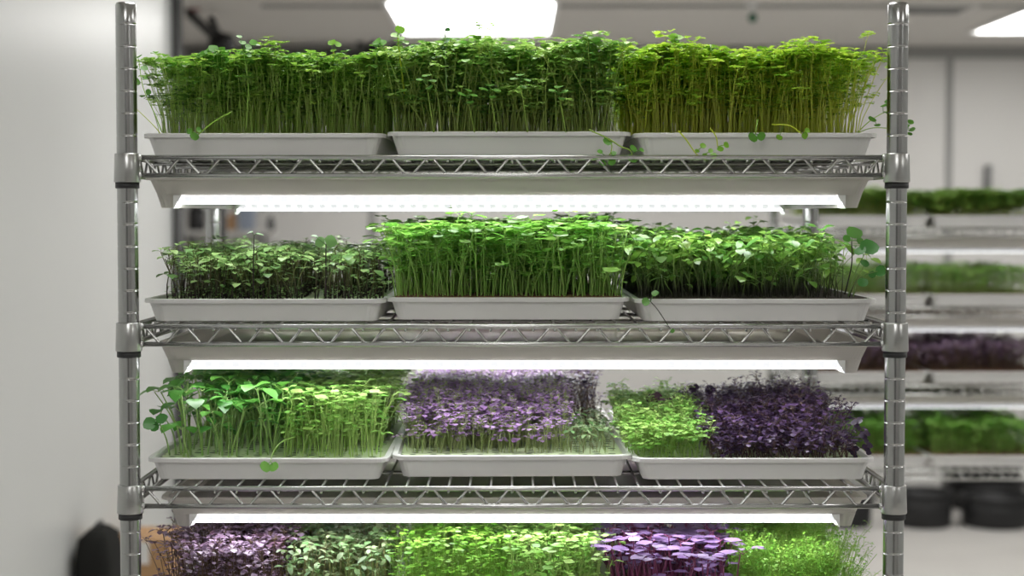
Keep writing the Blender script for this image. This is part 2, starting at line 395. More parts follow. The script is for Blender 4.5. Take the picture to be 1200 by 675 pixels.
# ------------------------------------------------------------------ seedlings
class Proto:
    """vertices = off * leaf_size + stem point at fraction a * height; faces carry a material and a piece number (0 = stem)"""
    def __init__(s): s.off = []; s.a = []; s.f = []; s.m = []; s.p = []; s.np = 0
    def put(s, vs, a, fs, m, piece):
        o = len(s.off); s.off += [tuple(v) for v in vs]; s.a += (list(a) if hasattr(a, '__len__') else [a] * len(vs))
        for f in fs: s.f.append(tuple(i + o for i in f)); s.m.append(m); s.p.append(piece)
    def stem(s, r, wob=.0015, seg=4, n=4, top=1.0, ph=None):
        ph = random.uniform(0, 6.28) if ph is None else ph; vs = []; a = []
        for i in range(seg + 1):
            t = i / seg * top; rr_ = r * (1.15 - .35 * t)
            cx = wob * math.sin(t * 3.6 + ph) * t; cy = wob * math.cos(t * 2.9 + ph * 1.7) * t
            for k in range(n):
                q = 2 * PI * k / n; vs.append((cx + rr_ * math.cos(q), cy + rr_ * math.sin(q), 0)); a.append(t)
        fs = [(i * n + k, i * n + (k + 1) % n, (i + 1) * n + (k + 1) % n, (i + 1) * n + k) for i in range(seg) for k in range(n)]
        s.put(vs, a, fs, 0, 0)
    def leaf(s, a, az, el, L, W, pet=.003, pel=None, shape='round', fold=.18, droop=.25, piece=None, rows=None, base=(0, 0, 0), roll=0, pr=.00035):
        """petiole from the stem at fraction a, then a blade with a folded midrib and drooping tip"""
        if piece is None: s.np += 1; piece = s.np
        pel = el + .5 if pel is None else pel
        d = Vector((math.cos(az) * math.cos(pel), math.sin(az) * math.cos(pel), math.sin(pel)))
        b0 = Vector(base); b1 = b0 + d * pet
        side = Vector((-math.sin(az), math.cos(az), 0))
        if pet > .0006:
            up = side.cross(d)
            vs = [b0 + side * pr, b0 - side * pr * .5 + up * pr * .8, b0 - side * pr * .5 - up * pr * .8]
            vs += [v + (b1 - b0) for v in vs]
            s.put(vs, a, [(0, 1, 4, 3), (1, 2, 5, 4), (2, 0, 3, 5)], 0, piece)
        f = Vector((math.cos(az) * math.cos(el), math.sin(az) * math.cos(el), math.sin(el)))
        nrm = f.cross(side) * -1
        if nrm.z < 0: nrm = -nrm
        if roll:
            q = Matrix.Rotation(roll, 3, f); side = q @ side; nrm = q @ nrm
        prof = {'round': [(0, .0), (.18, .62), (.5, 1), (.82, .8), (1, .0)],
                'heart': [(0, .12), (.2, .7), (.55, 1), (.9, .82), (.82, .0)],
                'oval': [(0, .05), (.22, .7), (.48, 1), (.76, .72), (1, .0)],
                'small': [(0, .0), (.5, 1), (1, .0)],
                'lobe': [(0, .0), (.35, .75), (.72, 1), (.9, .0)],
                'long': [(0, .05), (.3, .85), (.6, .95), (1, .0)]}[shape]
        vs = []; rw = []
        for (t, w) in prof:
            c = b1 + f * (L * t) - Vector((0, 0, 1)) * (droop * L * t * t)
            if w <= .001: rw.append([len(vs)]); vs.append(c)
            else:
                hw_ = W / 2 * w
                ext = f * (L * .1 if shape == 'heart' and t > .85 else 0)
                rw.append([len(vs), len(vs) + 1, len(vs) + 2])
                vs += [c + side * hw_ + nrm * (fold * hw_) + ext, c, c - side * hw_ + nrm * (fold * hw_) + ext]
        fs = []
        for i in range(len(rw) - 1):
            A, B = rw[i], rw[i + 1]
            if len(A) == 3 and len(B) == 3: fs += [(A[0], A[1], B[1], B[0]), (A[1], A[2], B[2], B[1])]
            elif len(A) == 1 and len(B) == 3: fs += [(A[0], B[1], B[0]), (A[0], B[2], B[1])]
            elif len(A) == 3 and len(B) == 1: fs += [(A[0], A[1], B[0]), (A[1], A[2], B[0])]
        s.put(vs, a, fs, 1, piece)
        return b1
    def trifoliate(s, a, az, size, pet, el=.1, n=3, piece=None, shape='lobe'):
        """a petiole that carries n small lobes spread like a clover leaf"""
        if piece is None: s.np += 1; piece = s.np
        pel = el + .6
        d = Vector((math.cos(az) * math.cos(pel), math.sin(az) * math.cos(pel), math.sin(pel))) * pet
        side = Vector((-math.sin(az), math.cos(az), 0)); r = .0003; up = Vector((0, 0, 1))
        vs = [side * r, -side * r, up * r]; vs += [v + d for v in vs]
        s.put(vs, a, [(0, 1, 4, 3), (1, 2, 5, 4), (2, 0, 3, 5)], 0, piece)
        for k in range(n):
            aa = az + (k - (n - 1) / 2) * 1.75 + random.uniform(-.2, .2)
            s.leaf(a, aa, el + random.uniform(-.25, .25), size, size * .92, 0.0, shape=shape, piece=piece, base=d, fold=.2, droop=.15)

U = random.uniform
def sp_cress():
    p = Proto(); p.stem(.0005, .003, 4, 3); z = U(0, 6.28)
    for k in range(random.choice((3, 4))): p.trifoliate(1, z + k * 1.9 + U(-.4, .4), U(.0065, .0095), U(.004, .010), U(-.15, .35))
    for k in range(random.choice((2, 3, 4))): p.trifoliate(U(.45, .95), U(0, 6.28), U(.005, .0078), U(.004, .010), U(-.1, .4))
    return p
def sp_clover():
    p = Proto(); p.stem(.00058, .004, 5, 3); z = U(0, 6.28)
    for k in range(random.choice((2, 3, 4))): p.trifoliate(1, z + k * 2.1 + U(-.4, .4), U(.0075, .0105), U(.005, .013), U(-.2, .2), shape='round')
    for k in range(random.choice((2, 3, 3))): p.trifoliate(U(.4, .95), U(0, 6.28), U(.0065, .010), U(.005, .013), U(-.2, .3), shape='round')
    return p
def sp_radish():
    p = Proto(); p.stem(.00062, .003, 4, 4); z = U(0, 6.28)
    for k in range(2): p.leaf(1, z + k * PI + U(-.4, .4), U(-.15, .3), U(.010, .0145), U(.011, .0155), U(.003, .009), shape='heart')
    if U(0, 1) < .5: p.leaf(1, z + PI / 2, U(.2, .8), U(.006, .009), U(.004, .006), .003, shape='oval')
    for k in range(random.choice((2, 3, 3, 4))): p.leaf(U(.36, .95), U(0, 6.28), U(0, .5), U(.007, .011), U(.007, .010), .005, shape='heart')
    return p
def sp_darkstem():
    p = Proto(); p.stem(.0007, .003, 5, 4); z = U(0, 6.28)
    for k in range(2): p.leaf(1, z + k * PI + U(-.4, .4), U(-.25, .2), U(.010, .016), U(.009, .012), U(.003, .006), shape='oval')
    for k in range(random.choice((1, 2, 2))): p.leaf(1 if k else .8, z + PI / 2 + k * PI, U(-.1, .6), U(.007, .012), U(.005, .008), .004, shape='oval')
    for k in range(4): p.leaf(U(.04, .32), U(0, 6.28), U(.1, .9), U(.0028, .0045), U(.0028, .0045), .0015, shape='small', fold=.4)
    return p
def sp_broad():
    p = Proto(); p.stem(.0010, .004, 6, 5); z = U(0, 6.28)
    for k in range(2): p.leaf(1, z + k * PI + U(-.3, .3), U(-.25, .3), U(.017, .024), U(.014, .019), U(.004, .012), shape='oval', droop=.35, pr=.0006)
    if U(0, 1) < .75: p.leaf(1, z + PI / 2, U(.1, .9), U(.012, .018), U(.008, .013), .005, shape='oval', pr=.0005)
    if U(0, 1) < .5: p.leaf(U(.6, .85), U(0, 6.28), U(-.1, .4), U(.012, .018), U(.011, .015), U(.006, .014), shape='oval', pr=.0005)
    return p
def sp_blue():
    p = Proto(); p.stem(.0007, .005, 5, 4); z = U(0, 6.28)
    for k in range(3): p.leaf(1, z + k * 2.1 + U(-.4, .4), U(-.4, .5), U(.012, .019), U(.009, .013), U(.004, .010), shape='oval', droop=.3, roll=U(-.4, .4))
    for k in range(random.choice((0, 1, 2))): p.leaf(U(.5, .85), U(0, 6.28), U(-.2, .4), U(.009, .014), U(.007, .010), U(.006, .013), shape='oval')
    return p
def sp_tiny():
    p = Proto(); p.stem(.00045, .002, 3, 3); z = U(0, 6.28)
    for k in range(7): p.leaf(U(.80, 1), z + k * 1.1 + U(-.4, .4), U(-.2, .5), U(.0050, .0075), U(.0050, .0070), U(.001, .006), shape='lobe', fold=.25)
    return p
def sp_purple():
    p = Proto(); p.stem(.0006, .002, 4, 3); z = U(0, 6.28)
    for k in range(5): p.leaf(1, z + k * 1.3 + U(-.3, .3), U(-.3, .6), U(.0055, .0085), U(.005, .0075), U(.001, .007), shape='lobe', fold=.3)
    for k in range(2): p.leaf(U(.5, .9), U(0, 6.28), U(-.2, .4), U(.005, .008), U(.0045, .007), U(.002, .007), shape='lobe', fold=.3)
    return p
def sp_kohlrabi():
    p = Proto(); p.stem(.0011, .003, 5, 5); z = U(0, 6.28)
    for k in range(2): p.leaf(1, z + k * PI + U(-.4, .4), U(-.1, .15), U(.016, .022), U(.017, .022), U(.004, .012), shape='heart', fold=.1, droop=.12, pr=.0006)
    if U(0, 1) < .6: p.leaf(U(.8, 1), z + PI / 2, U(0, .5), U(.008, .014), U(.007, .012), .006, shape='oval', pr=.0005)
    return p
def sp_fine():
    p = Proto(); p.stem(.0005, .003, 4, 3)
    for k in range(15): p.leaf(U(.45, 1), U(0, 6.28), U(-.2, .7), U(.003, .005), U(.003, .0045), U(.002, .008), shape='small', fold=.3, pr=.0002)
    return p
random.seed(5)
SP = {n: [f() for _ in range(14)] for n, f in dict(cress=sp_cress, clover=sp_clover, radish=sp_radish, darkstem=sp_darkstem, broad=sp_broad, blue=sp_blue,
      tiny=sp_tiny, purple=sp_purple, kohlrabi=sp_kohlrabi, fine=sp_fine).items()}
for k, L in SP.items():
    for p in L:
        p.OFF = np.array(p.off, float); p.A = np.array(p.a, float)
        p.tot = np.array([len(f) for f in p.f], np.int32); p.loop = np.array([i for f in p.f for i in f], np.int32); p.MI = np.array(p.m, np.int32)

def pose(p, x, y, z, h, ls, yaw, lx, ly):
    """evaluate one prototype: height h, leaf size ls, turned by yaw, leaning by (lx, ly) at the tip"""
    c, s = math.cos(yaw), math.sin(yaw)
    o = p.OFF; X = (o[:, 0] * c - o[:, 1] * s) * ls; Y = (o[:, 0] * s + o[:, 1] * c) * ls; Z = o[:, 2] * ls
    b = p.A ** 1.6
    ln = math.hypot(lx, ly); dz = -.35 * ln * ln / max(h, .01)
    return np.stack([x + X + lx * b, y + Y + ly * b, z + Z + p.A * h + dz * b], 1)

def build_np(name, vs, tot, loop, mi, tint, along, mats):
    me = bpy.data.meshes.new(name)
    me.vertices.add(len(vs)); me.vertices.foreach_set('co', np.ascontiguousarray(vs, np.float32).ravel())
    me.loops.add(len(loop)); me.loops.foreach_set('vertex_index', loop.astype(np.int32))
    me.polygons.add(len(tot)); st = np.concatenate([[0], np.cumsum(tot)[:-1]]).astype(np.int32)
    me.polygons.foreach_set('loop_start', st); me.polygons.foreach_set('material_index', mi.astype(np.int32))
    me.polygons.foreach_set('use_smooth', np.ones(len(tot), bool))
    for nm, arr in (('tint', tint), ('along', along)):
        at_ = me.attributes.new(nm, 'FLOAT', 'POINT'); at_.data.foreach_set('value', np.ascontiguousarray(arr, np.float32))
    me.update(calc_edges=True)
    for q in mats: me.materials.append(q)
    return me
def mass(name, items, mats):
    V, T, Lp, MI, TI, AL = [], [], [], [], [], []; n = 0
    for (p, args, tint) in items:
        v = pose(p, *args); V.append(v); T.append(p.tot); Lp.append(p.loop + n); MI.append(p.MI)
        TI.append(np.full(len(v), tint)); AL.append(p.A); n += len(v)
    me = build_np(name, np.concatenate(V), np.concatenate(T), np.concatenate(Lp), np.concatenate(MI), np.concatenate(TI), np.concatenate(AL), mats)
    o = bpy.data.objects.new(name, me); COL.objects.link(o); return o
def single(name, p, args, tint, mats, label, group, cat='seedling', split=True):
    """one seedling as a thing: its stem is the object, its leaves are its parts"""
    x, y, z = args[:3]; v = pose(p, 0, 0, 0, *args[3:]); root = None
    F_ = p.f; P_ = p.p; pieces = sorted(set(P_)) if split else [0, 1]
    for pc in pieces:
        idx = [i for i, q in enumerate(P_) if (q == pc if split or pc == 0 else q > 0)]
        if not idx: continue
        used = sorted({w for i in idx for w in F_[i]}); mp = {w: k for k, w in enumerate(used)}
        loop = np.array([mp[w] for i in idx for w in F_[i]], np.int32); tot = np.array([len(F_[i]) for i in idx], np.int32)
        nm = name if pc == 0 else ('leaf' if split else 'leaves')
        me = build_np(nm, v[used], tot, loop, np.array([p.m[i] for i in idx]), np.full(len(used), tint), p.A[used], mats)
        o = bpy.data.objects.new(nm, me); COL.objects.link(o)
        if pc == 0: root = o; o.location = (x, y, z)
        else: o.parent = root
    return tag(root, label, cat, group)

G = lambda *c: tuple(c)
PM = {
 'cress': (plant_mat('cress_stem', (.46,.68,.15), (.62,.76,.24), .4, .55), plant_mat('cress_leaf', (.10,.28,.03), (.34,.54,.08), .42, .42)),
 'clover': (plant_mat('pale_green_stem', (.36,.52,.10), (.54,.66,.18), .4, .35), plant_mat('clover_leaf', (.13,.33,.05), (.40,.60,.14), .38, .38)),
 'yellow': (plant_mat('yellow_green_stem', (.68,.76,.10), (.78,.82,.20), .4, .6), plant_mat('lime_leaf', (.20,.42,.03), (.50,.70,.07), .4, .45)),
 'radish': (plant_mat('green_stem', (.27,.50,.09), (.44,.64,.18), .4, .35), plant_mat('bright_leaf', (.14,.38,.05), (.34,.60,.12), .38, .38)),
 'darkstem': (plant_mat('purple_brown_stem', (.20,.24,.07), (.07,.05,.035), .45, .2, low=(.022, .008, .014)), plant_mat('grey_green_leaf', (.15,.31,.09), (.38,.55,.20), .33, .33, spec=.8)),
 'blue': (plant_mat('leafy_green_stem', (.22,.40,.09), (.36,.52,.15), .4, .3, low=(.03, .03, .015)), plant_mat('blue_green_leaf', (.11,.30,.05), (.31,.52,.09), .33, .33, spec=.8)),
 'broad': (plant_mat('pale_stem', (.26,.42,.13), (.38,.54,.18), .4, .3), plant_mat('deep_green_leaf', (.06,.24,.04), (.16,.42,.07), .36, .33, spec=.7)),
 'lime': (plant_mat('lime_stem', (.40,.60,.16), (.56,.70,.26), .4, .35), plant_mat('yellow_lime_leaf', (.22,.50,.09), (.50,.70,.22), .42, .38)),
 'tiny': (plant_mat('cream_green_stem', (.38,.48,.17), (.50,.58,.26), .45, .3), plant_mat('violet_leaf', (.24,.12,.30), (.47,.32,.54), .4, .18, spec=.6)),
 'purple': (plant_mat('dark_purple_stem', (.10, .04, .07), (.22, .16, .10), .45, .2), plant_mat('dark_violet_leaf', (.035, .018, .05), (.12, .065, .17), .38, .15, spec=.7)),
 'maroon': (plant_mat('brown_stem', (.10,.05,.05), (.2,.14,.08), .45, .2), plant_mat('maroon_leaf', (.10,.045,.08), (.34,.24,.36), .4, .15, spec=.7)),
 'kohlrabi': (plant_mat('magenta_stem', (.24,.04,.13), (.34,.10,.20), .4, .25), plant_mat('lavender_leaf', (.19,.11,.26), (.30,.19,.40), .42, .18)),
 'fine': (plant_mat('fine_stem', (.28,.48,.09), (.42,.62,.14), .4, .35), plant_mat('fine_green_leaf', (.16,.42,.04), (.34,.60,.09), .42, .38)),
 'darkred': (plant_mat('maroon_stem', (.12, .05, .05), (.2, .1, .08), .45, .2), plant_mat('dark_maroon_leaf', (.045, .010, .022), (.08, .02, .045), .5, .1)),
 'mixed': (plant_mat('olive_stem', (.24, .34, .10), (.34, .28, .14), .4, .3), plant_mat('silvery_green_leaf', (.14, .30, .10), (.38, .45, .26), .38, .28)),
}
NAMES = {'cress': 'cress_seedling', 'clover': 'clover_seedling', 'radish': 'radish_seedling', 'darkstem': 'basil_seedling', 'broad': 'broadleaf_seedling', 'blue': 'mustard_seedling',
         'tiny': 'amaranth_seedling', 'purple': 'purple_cabbage_seedling', 'kohlrabi': 'kohlrabi_seedling', 'fine': 'fine_cress_seedling'}

def clampl(a, b, m):
    l = math.hypot(a, b); k = min(1, m / max(l, 1e-6)); return a * k, b * k
def wave(x, y, k):
    return .5 * math.sin(x * 41 + k) + .3 * math.sin(x * 93 + y * 37 + k * 2.3) + .2 * math.sin(y * 71 - x * 27 + k * 4.1)

def patch(key, cell, sp, px0, px1, h, ls, pitch, where, look, y0=-.250, y1=.250, hv=.10, var=.05, lean=.010, back=1.0, n_single=18, edge=(0, 0), bump=0.0, rise=1.0, thin=1.0, sd=None, seed=0, fringe=1.0, minx=None):
    """one sown patch: px0..px1 is its width along the tray's front, y0..y1 its depth in the tray"""
    tx, ty, tz, rz = TRAYS[cell] if isinstance(cell[0], int) else cell[1]
    random.seed(100 + seed); k = seed * 1.7
    x0, x1 = (px0 - tx), (px1 - tx)
    c, s = math.cos(rz), math.sin(rz); mats = PM[key]; protos = SP[sp]; W = x1 - x0
    def one(lx, ly, hs=1.0):
        hh = h * hs * (1 + hv * wave(lx, ly, k) + random.gauss(0, var)) * (1 + bump * (math.sin(PI * (lx - x0) / W) - .6))
        hh *= rise + (1 - rise) * min(1, (ly - y0) / .11)
        q = random.random()
        if q < .27: hh *= random.uniform(.42, .88)
        elif q > .985: hh *= random.uniform(1.08, 1.2)
        ex = 0
        d0, d1 = lx - x0, x1 - lx
        if edge[0] and d0 < .035: ex -= edge[0] * (1 - d0 / .035) * random.uniform(.5, 1.2)
        if edge[1] and d1 < .035: ex += edge[1] * (1 - d1 / .035) * random.uniform(.5, 1.2)
        ey = -.014 * max(0, 1 - (ly - y0) / .03) * random.uniform(0, 1.2)
        X, Y = tx + lx * c - ly * s, ty + lx * s + ly * c
        return (X, Y, tz - .001, hh, ls * random.uniform(.8, 1.2), random.uniform(0, 6.28), *clampl(ex + random.gauss(0, lean), ey + random.gauss(0, lean), .55 * hh))
    items = []; ny = int((y1 - y0) / pitch)
    for j in range(1, ny + 1):
        ly0 = y0 + (j + .3) * pitch
        pr = thin if ly0 < y0 + .045 else (1.0 if ly0 < y0 + .14 else back)
        nx = int(W / pitch)
        for i in range(nx):
            if random.random() > pr: continue
            lx = x0 + (i + .5 + random.uniform(-.48, .48)) * pitch; ly = ly0 + random.uniform(-.48, .48) * pitch
            items.append((random.choice(protos), one(lx, ly), random.random()))
    look1 = look.replace('seedlings', 'seedling').replace('microgreens', 'microgreen').replace('greens', 'green').replace('sprouts', 'sprout')
    o = mass(NAMES[sp].replace('seedling', 'seedlings'), items, mats)
    tag(o, f'{look} filling {where}', 'microgreens', kind='stuff')
    g = f'{look} at the front of {where}'
    big = sp in ('broad', 'radish', 'kohlrabi', 'darkstem', 'blue')
    for i in range(n_single):
        lx = x0 + (i + .5 + random.uniform(-.3, .3)) * W / n_single; ly = y0 + random.uniform(0, 1) * (sd or 1.1 * pitch)
        single(NAMES[sp], random.choice(protos), one(lx, ly, random.uniform(.8, 1.0)), random.random(), mats, f'{look1} at the front of {where}', g, split=big)
    return o
def X1(px): return (px - 600) / 992.0

# ---- top shelf
T = ['the left tray on the top shelf', 'the middle tray on the top shelf', 'the right tray on the top shelf']
patch('cress', (0, 0), 'cress', X1(182), X1(452), .087, 1.05, .0080, T[0], 'slender dark-leaved cress seedlings', back=.35, hv=.10, lean=.008, edge=(.020, 0), seed=1, n_single=20)
patch('clover', (0, 1), 'clover', X1(458), X1(728), .098, 1.05, .0088, T[1], 'tall clover-like green seedlings', back=.35, hv=.09, lean=.013, seed=2, n_single=20)
patch('yellow', (0, 2), 'cress', X1(738), X1(1012), .092, 1.1, .0076, T[2], 'yellow-stemmed lime green seedlings', back=.35, hv=.08, lean=.009, edge=(0, .03), seed=3, n_single=20)
# ---- second shelf
T = ['the left tray on the second shelf', 'the middle tray on the second shelf', 'the right tray on the second shelf']
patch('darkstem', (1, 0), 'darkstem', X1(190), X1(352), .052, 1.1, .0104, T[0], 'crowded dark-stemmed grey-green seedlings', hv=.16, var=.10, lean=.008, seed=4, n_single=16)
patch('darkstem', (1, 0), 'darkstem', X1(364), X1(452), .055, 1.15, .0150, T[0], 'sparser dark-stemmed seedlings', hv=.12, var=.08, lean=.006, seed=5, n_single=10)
patch('radish', (1, 1), 'radish', X1(458), X1(736), .081, 1.1, .0098, T[1], 'bright green round-leaved seedlings', back=.7, hv=.07, lean=.013, edge=(.012, 0), seed=6, n_single=24)
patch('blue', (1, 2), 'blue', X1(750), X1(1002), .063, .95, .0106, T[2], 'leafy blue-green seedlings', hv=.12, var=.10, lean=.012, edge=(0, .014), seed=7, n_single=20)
# ---- third shelf
T = ['the left tray on the third shelf', 'the middle tray on the third shelf', 'the right tray on the third shelf']
patch('broad', (2, 0), 'broad', X1(190), X1(322), .078, 1.05, .0165, T[0], 'large-leaved deep green seedlings', y0=-.235, hv=.08, lean=.013, edge=(.018, 0), seed=8, n_single=12, thin=.6, sd=.04)
patch('lime', (2, 0), 'radish', X1(325), X1(448), .074, .86, .0096, T[0], 'pale lime green seedlings', y0=-.238, hv=.07, lean=.011, edge=(0, .018), seed=9, n_single=16, thin=.6, sd=.04)
patch('tiny', (2, 1), 'tiny', X1(468), X1(668), .062, 1.08, .0058, T[1], 'violet-leaved microgreens on pale stems', y0=-.222, hv=.10, lean=.006, seed=10, n_single=24, rise=.62, thin=.35, sd=.05)
patch('mixed', (2, 1), 'blue', X1(664), X1(722), .032, .5, .0130, T[1], 'short silvery green seedlings', y0=-.235, y1=.02, hv=.25, lean=.008, seed=11, n_single=6, sd=.08)
patch('purple', (2, 1), 'purple', X1(655), X1(725), .062, 1.0, .0110, T[1], 'sparse dark purple sprouts at the back', y0=.02, hv=.2, lean=.01, seed=12, n_single=0)
patch('lime', (2, 2), 'tiny', X1(738), X1(836), .052, 1.15, .0076, T[2], 'fine pale lime microgreens', y0=-.240, y1=.10, hv=.14, var=.1, lean=.009, seed=13, n_single=14, rise=.6, sd=.03)
patch('purple', (2, 2), 'purple', X1(838), X1(1008), .052, 1.05, .0078, T[2], 'dark purple-leaved microgreens', y1=.11, hv=.16, var=.1, lean=.013, edge=(.006, .016), seed=14, n_single=22, rise=.45)
# ---- bottom shelf
T = ['the left tray on the bottom shelf', 'the middle tray on the bottom shelf', 'the right tray on the bottom shelf']
patch('maroon', (3, 0), 'purple', X1(190), X1(322), .084, 1.2, .0086, T[0], 'maroon and lilac-leaved microgreens', hv=.10, lean=.010, edge=(.016, 0), seed=15, n_single=14)
patch('mixed', (3, 0), 'blue', X1(325), X1(450), .080, .66, .0104, T[0], 'silvery green and lilac seedlings', hv=.10, lean=.008, seed=16, n_single=14, thin=.6)
patch('fine', (3, 1), 'radish', X1(462), X1(596), .090, .55, .0084, T[1], 'fresh green small-leaved seedlings', hv=.06, lean=.01, seed=17, n_single=16)
patch('lime', (3, 1), 'radish', X1(598), X1(712), .088, .75, .0094, T[1], 'pale yellow-green round-leaved seedlings', hv=.06, lean=.01, seed=18, n_single=14)
patch('kohlrabi', (3, 2), 'kohlrabi', X1(728), X1(868), .084, .9, .0140, T[2], 'lavender-leaved seedlings on magenta stems', hv=.10, lean=.010, edge=(.01, 0), seed=19, n_single=14)
patch('fine', (3, 2), 'fine', X1(872), X1(1008), .084, 1.15, .0070, T[2], 'feathery bright green microgreens', hv=.10, lean=.013, edge=(0, .022), seed=20, n_single=16)

# ---- seedlings that stand out of, or hang from, the trays
def P3(px, py, D): return at(px, py, D)
def stray(name, pts, leaves, key, label, r=.0008, D=2.03):
    """one curved stem through pixel-measured points (at their own distances) and its round leaves; leaves = (px, py, size, D, facing)"""
    mb = MB(); q = [P3(a[0], a[1], a[2] if len(a) > 2 else D) for a in pts]
    # Catmull-Rom
    ex = [q[0] * 2 - q[1]] + q + [q[-1] * 2 - q[-2]]; cur = []
    for i in range(1, len(ex) - 2):
        for k in range(6):
            t = k / 6; a, b, c, d = ex[i - 1:i + 3]
            cur.append(.5 * ((2 * b) + (c - a) * t + (2 * a - 5 * b + 4 * c - d) * t * t + (3 * b - a - 3 * c + d) * t ** 3))
    cur.append(q[-1]); base = cur[0]
    mb.tube([p - base for p in cur], [r * (1.15 - .4 * i / len(cur)) for i in range(len(cur))], 5)
    o = mb.build(name, PM[key][0], loc=base)
    for lf in leaves:
        px, py, sz, d = lf[:4]; up = lf[4] if len(lf) > 4 else U(.2, .7)
        c = P3(px, py, d) - base
        near = min(((p - base) - c).length for p in cur); k = min(range(len(cur)), key=lambda i: ((cur[i] - base) - c).length); a0 = cur[k] - base
        dr = (c - a0); dr = dr.normalized() if dr.length > .0005 else Vector((U(-1, 1), -.4, .3)).normalized()
        n = Vector((U(-.35, .35), -1 + up, up + .15)).normalized(); f = (dr - n * dr.dot(n)); f = f.normalized() if f.length > .05 else Vector((1, 0, 0)); sd = n.cross(f)
        L = sz; l = MB(); vs = [c - f * L * .45 + n * .0006]
        for k2 in range(10):
            tt = -PI + 2 * PI * (k2 + .5) / 10; rr_ = .5 * L * (1 + (.12 if abs(math.cos(tt)) < .6 else -.05))
            vs.append(c + f * rr_ * math.cos(tt) + sd * rr_ * 1.05 * math.sin(tt) + n * (.10 * L * abs(math.sin(tt))))
        vs.append(c); l.add(vs, [(11, 1 + k2, 1 + (k2 + 1) % 10) for k2 in range(10)], True)
        e = c - f * L * .3
        l.tube([a0, (a0 + e) / 2 + Vector((0, 0, .0004)), e], r * .6, 4)
        lo = l.build('leaf', PM[key][1], o)
    return tag(o, label, 'seedling')
random.seed(77)
stray('trailing_sprout', [(690, 152), (714, 164), (716, 178), (708, 188)], [(698, 185, .0085, 2.0), (706, 191, .008, 2.0), (717, 190, .009, 2.0), (719, 180, .007, 2.0), (712, 166, .010, 2.0), (703, 178, .007, 2.0)], 'clover', 'trailing sprout hanging over the top shelf rail beside the gap of middle and right trays', D=2.0)
stray('trailing_sprout', [(714, 163), (728, 172), (738, 176), (742, 184)], [(742, 174, .008, 2.0), (741, 186, .011, 2.0), (752, 176, .006, 2.0)], 'clover', 'short trailing sprout with a hanging leaf at the gap between top trays', D=2.0)
stray('trailing_sprout', [(795, 153), (805, 165), (814, 178), (820, 184)], [(824, 171, .007, 2.0), (826, 184, .008, 2.0), (836, 183, .009, 2.0), (833, 177, .006, 2.0), (817, 177, .005, 2.0)], 'yellow', 'pale curved sprout drooping onto the top shelf rail below the right tray', D=2.0)
stray('trailing_sprout', [(832, 150), (839, 160), (841, 172)], [(844, 175, .008, 2.0), (851, 170, .007, 2.0)], 'yellow', 'small pale sprout tipping over the rim of the top right tray', D=2.0)
stray('trailing_sprout', [(888, 140, 2.03), (886, 152, 2.02), (885, 157, 2.02)], [(882, 161, .011, 2.015, .1), (892, 160, .010, 2.015, .1)], 'cress', 'dark paired leaves resting on the rim of the top right tray', D=2.02)
stray('trailing_sprout', [(905, 146, 2.03), (925, 147, 2.02), (940, 157, 2.015)], [(913, 161, .007, 2.015, .1), (943, 159, .008, 2.015, .1), (946, 153, .006, 2.015)], 'yellow', 'arched sprout lying on the rim near the right end of the top shelf', D=2.02)
stray('leaning_sprout', [(1000, 158, 2.06), (1022, 150, 2.04), (1048, 151, 2.035), (1064, 150, 2.035)], [(1067, 143, .007, 2.03), (1069, 152, .007, 2.03), (1066, 157, .006, 2.03), (1063, 148, .006, 2.03)], 'cress', 'thin sprout reaching past the right post above the top shelf', r=.0005)
stray('leaning_sprout', [(1003, 157, 2.07), (1018, 143, 2.05), (1030, 135, 2.04), (1040, 130, 2.04)], [(1036, 124, .008, 2.03), (1040, 133, .008, 2.03), (1043, 110, .007, 2.04), (1040, 119, .007, 2.03), (1022, 140, .009, 2.04), (1028, 147, .007, 2.04)], 'cress', 'leafy sprout leaning onto the right post from the top right tray', r=.0006)
stray('leaning_sprout', [(190, 155, 2.03), (182, 135, 2.04), (168, 103, 2.05), (163, 72, 2.05)], [(162, 67, .009, 2.04), (158, 80, .008, 2.04), (169, 80, .008, 2.04), (160, 96, .009, 2.04), (170, 92, .006, 2.04), (174, 108, .007, 2.04)], 'cress', 'tall thin sprout leaning out at the left end of the top shelf', r=.0006)
stray('leaning_sprout', [(188, 156, 2.03), (176, 143, 2.04), (157, 125, 2.05)], [], 'yellow', 'bare thin stem reaching to the left post above the top shelf', r=.00045)
stray('trailing_sprout', [(232, 158, 2.02), (246, 146, 2.02), (262, 136, 2.02), (272, 131, 2.02)], [(228, 160, .010, 2.015, .2), (222, 154, .007, 2.015), (233, 152, .006, 2.015)], 'cress', 'pale fallen sprout crossing the front of the top left tray')
stray('tall_sprout', [(288, 150, 2.05), (291, 105, 2.05), (288, 78, 2.05), (285, 60, 2.05)], [(280, 43, .007, 2.05, .6), (284, 50, .008, 2.05, .5), (291, 55, .008, 2.05, .4), (284, 62, .007, 2.05), (292, 65, .006, 2.05)], 'cress', 'tall sprout standing above the top left tray with folded pale leaves', r=.0007)
for q, (x, y) in enumerate([(240, 66), (250, 60), (259, 62)]):
    stray('tall_sprout', [(x + 3, 152, 2.08), (x - 1, 110, 2.08), (x, y + 4, 2.08)], [(x - 5, y, .011, 2.08, .4), (x + 5, y + 1, .011, 2.08, .4), (x, y - 3, .011, 2.08, .3), (x - 4, y + 8, .010, 2.075, .4), (x + 5, y + 9, .011, 2.075, .4), (x, y + 15, .010, 2.075, .4)],
          'cress', ['leftmost sprout of the tall dark leafy clump in the top left tray', 'middle sprout of the tall dark leafy clump in the top left tray', 'rightmost sprout of the tall dark leafy clump in the top left tray'][q], r=.0007)
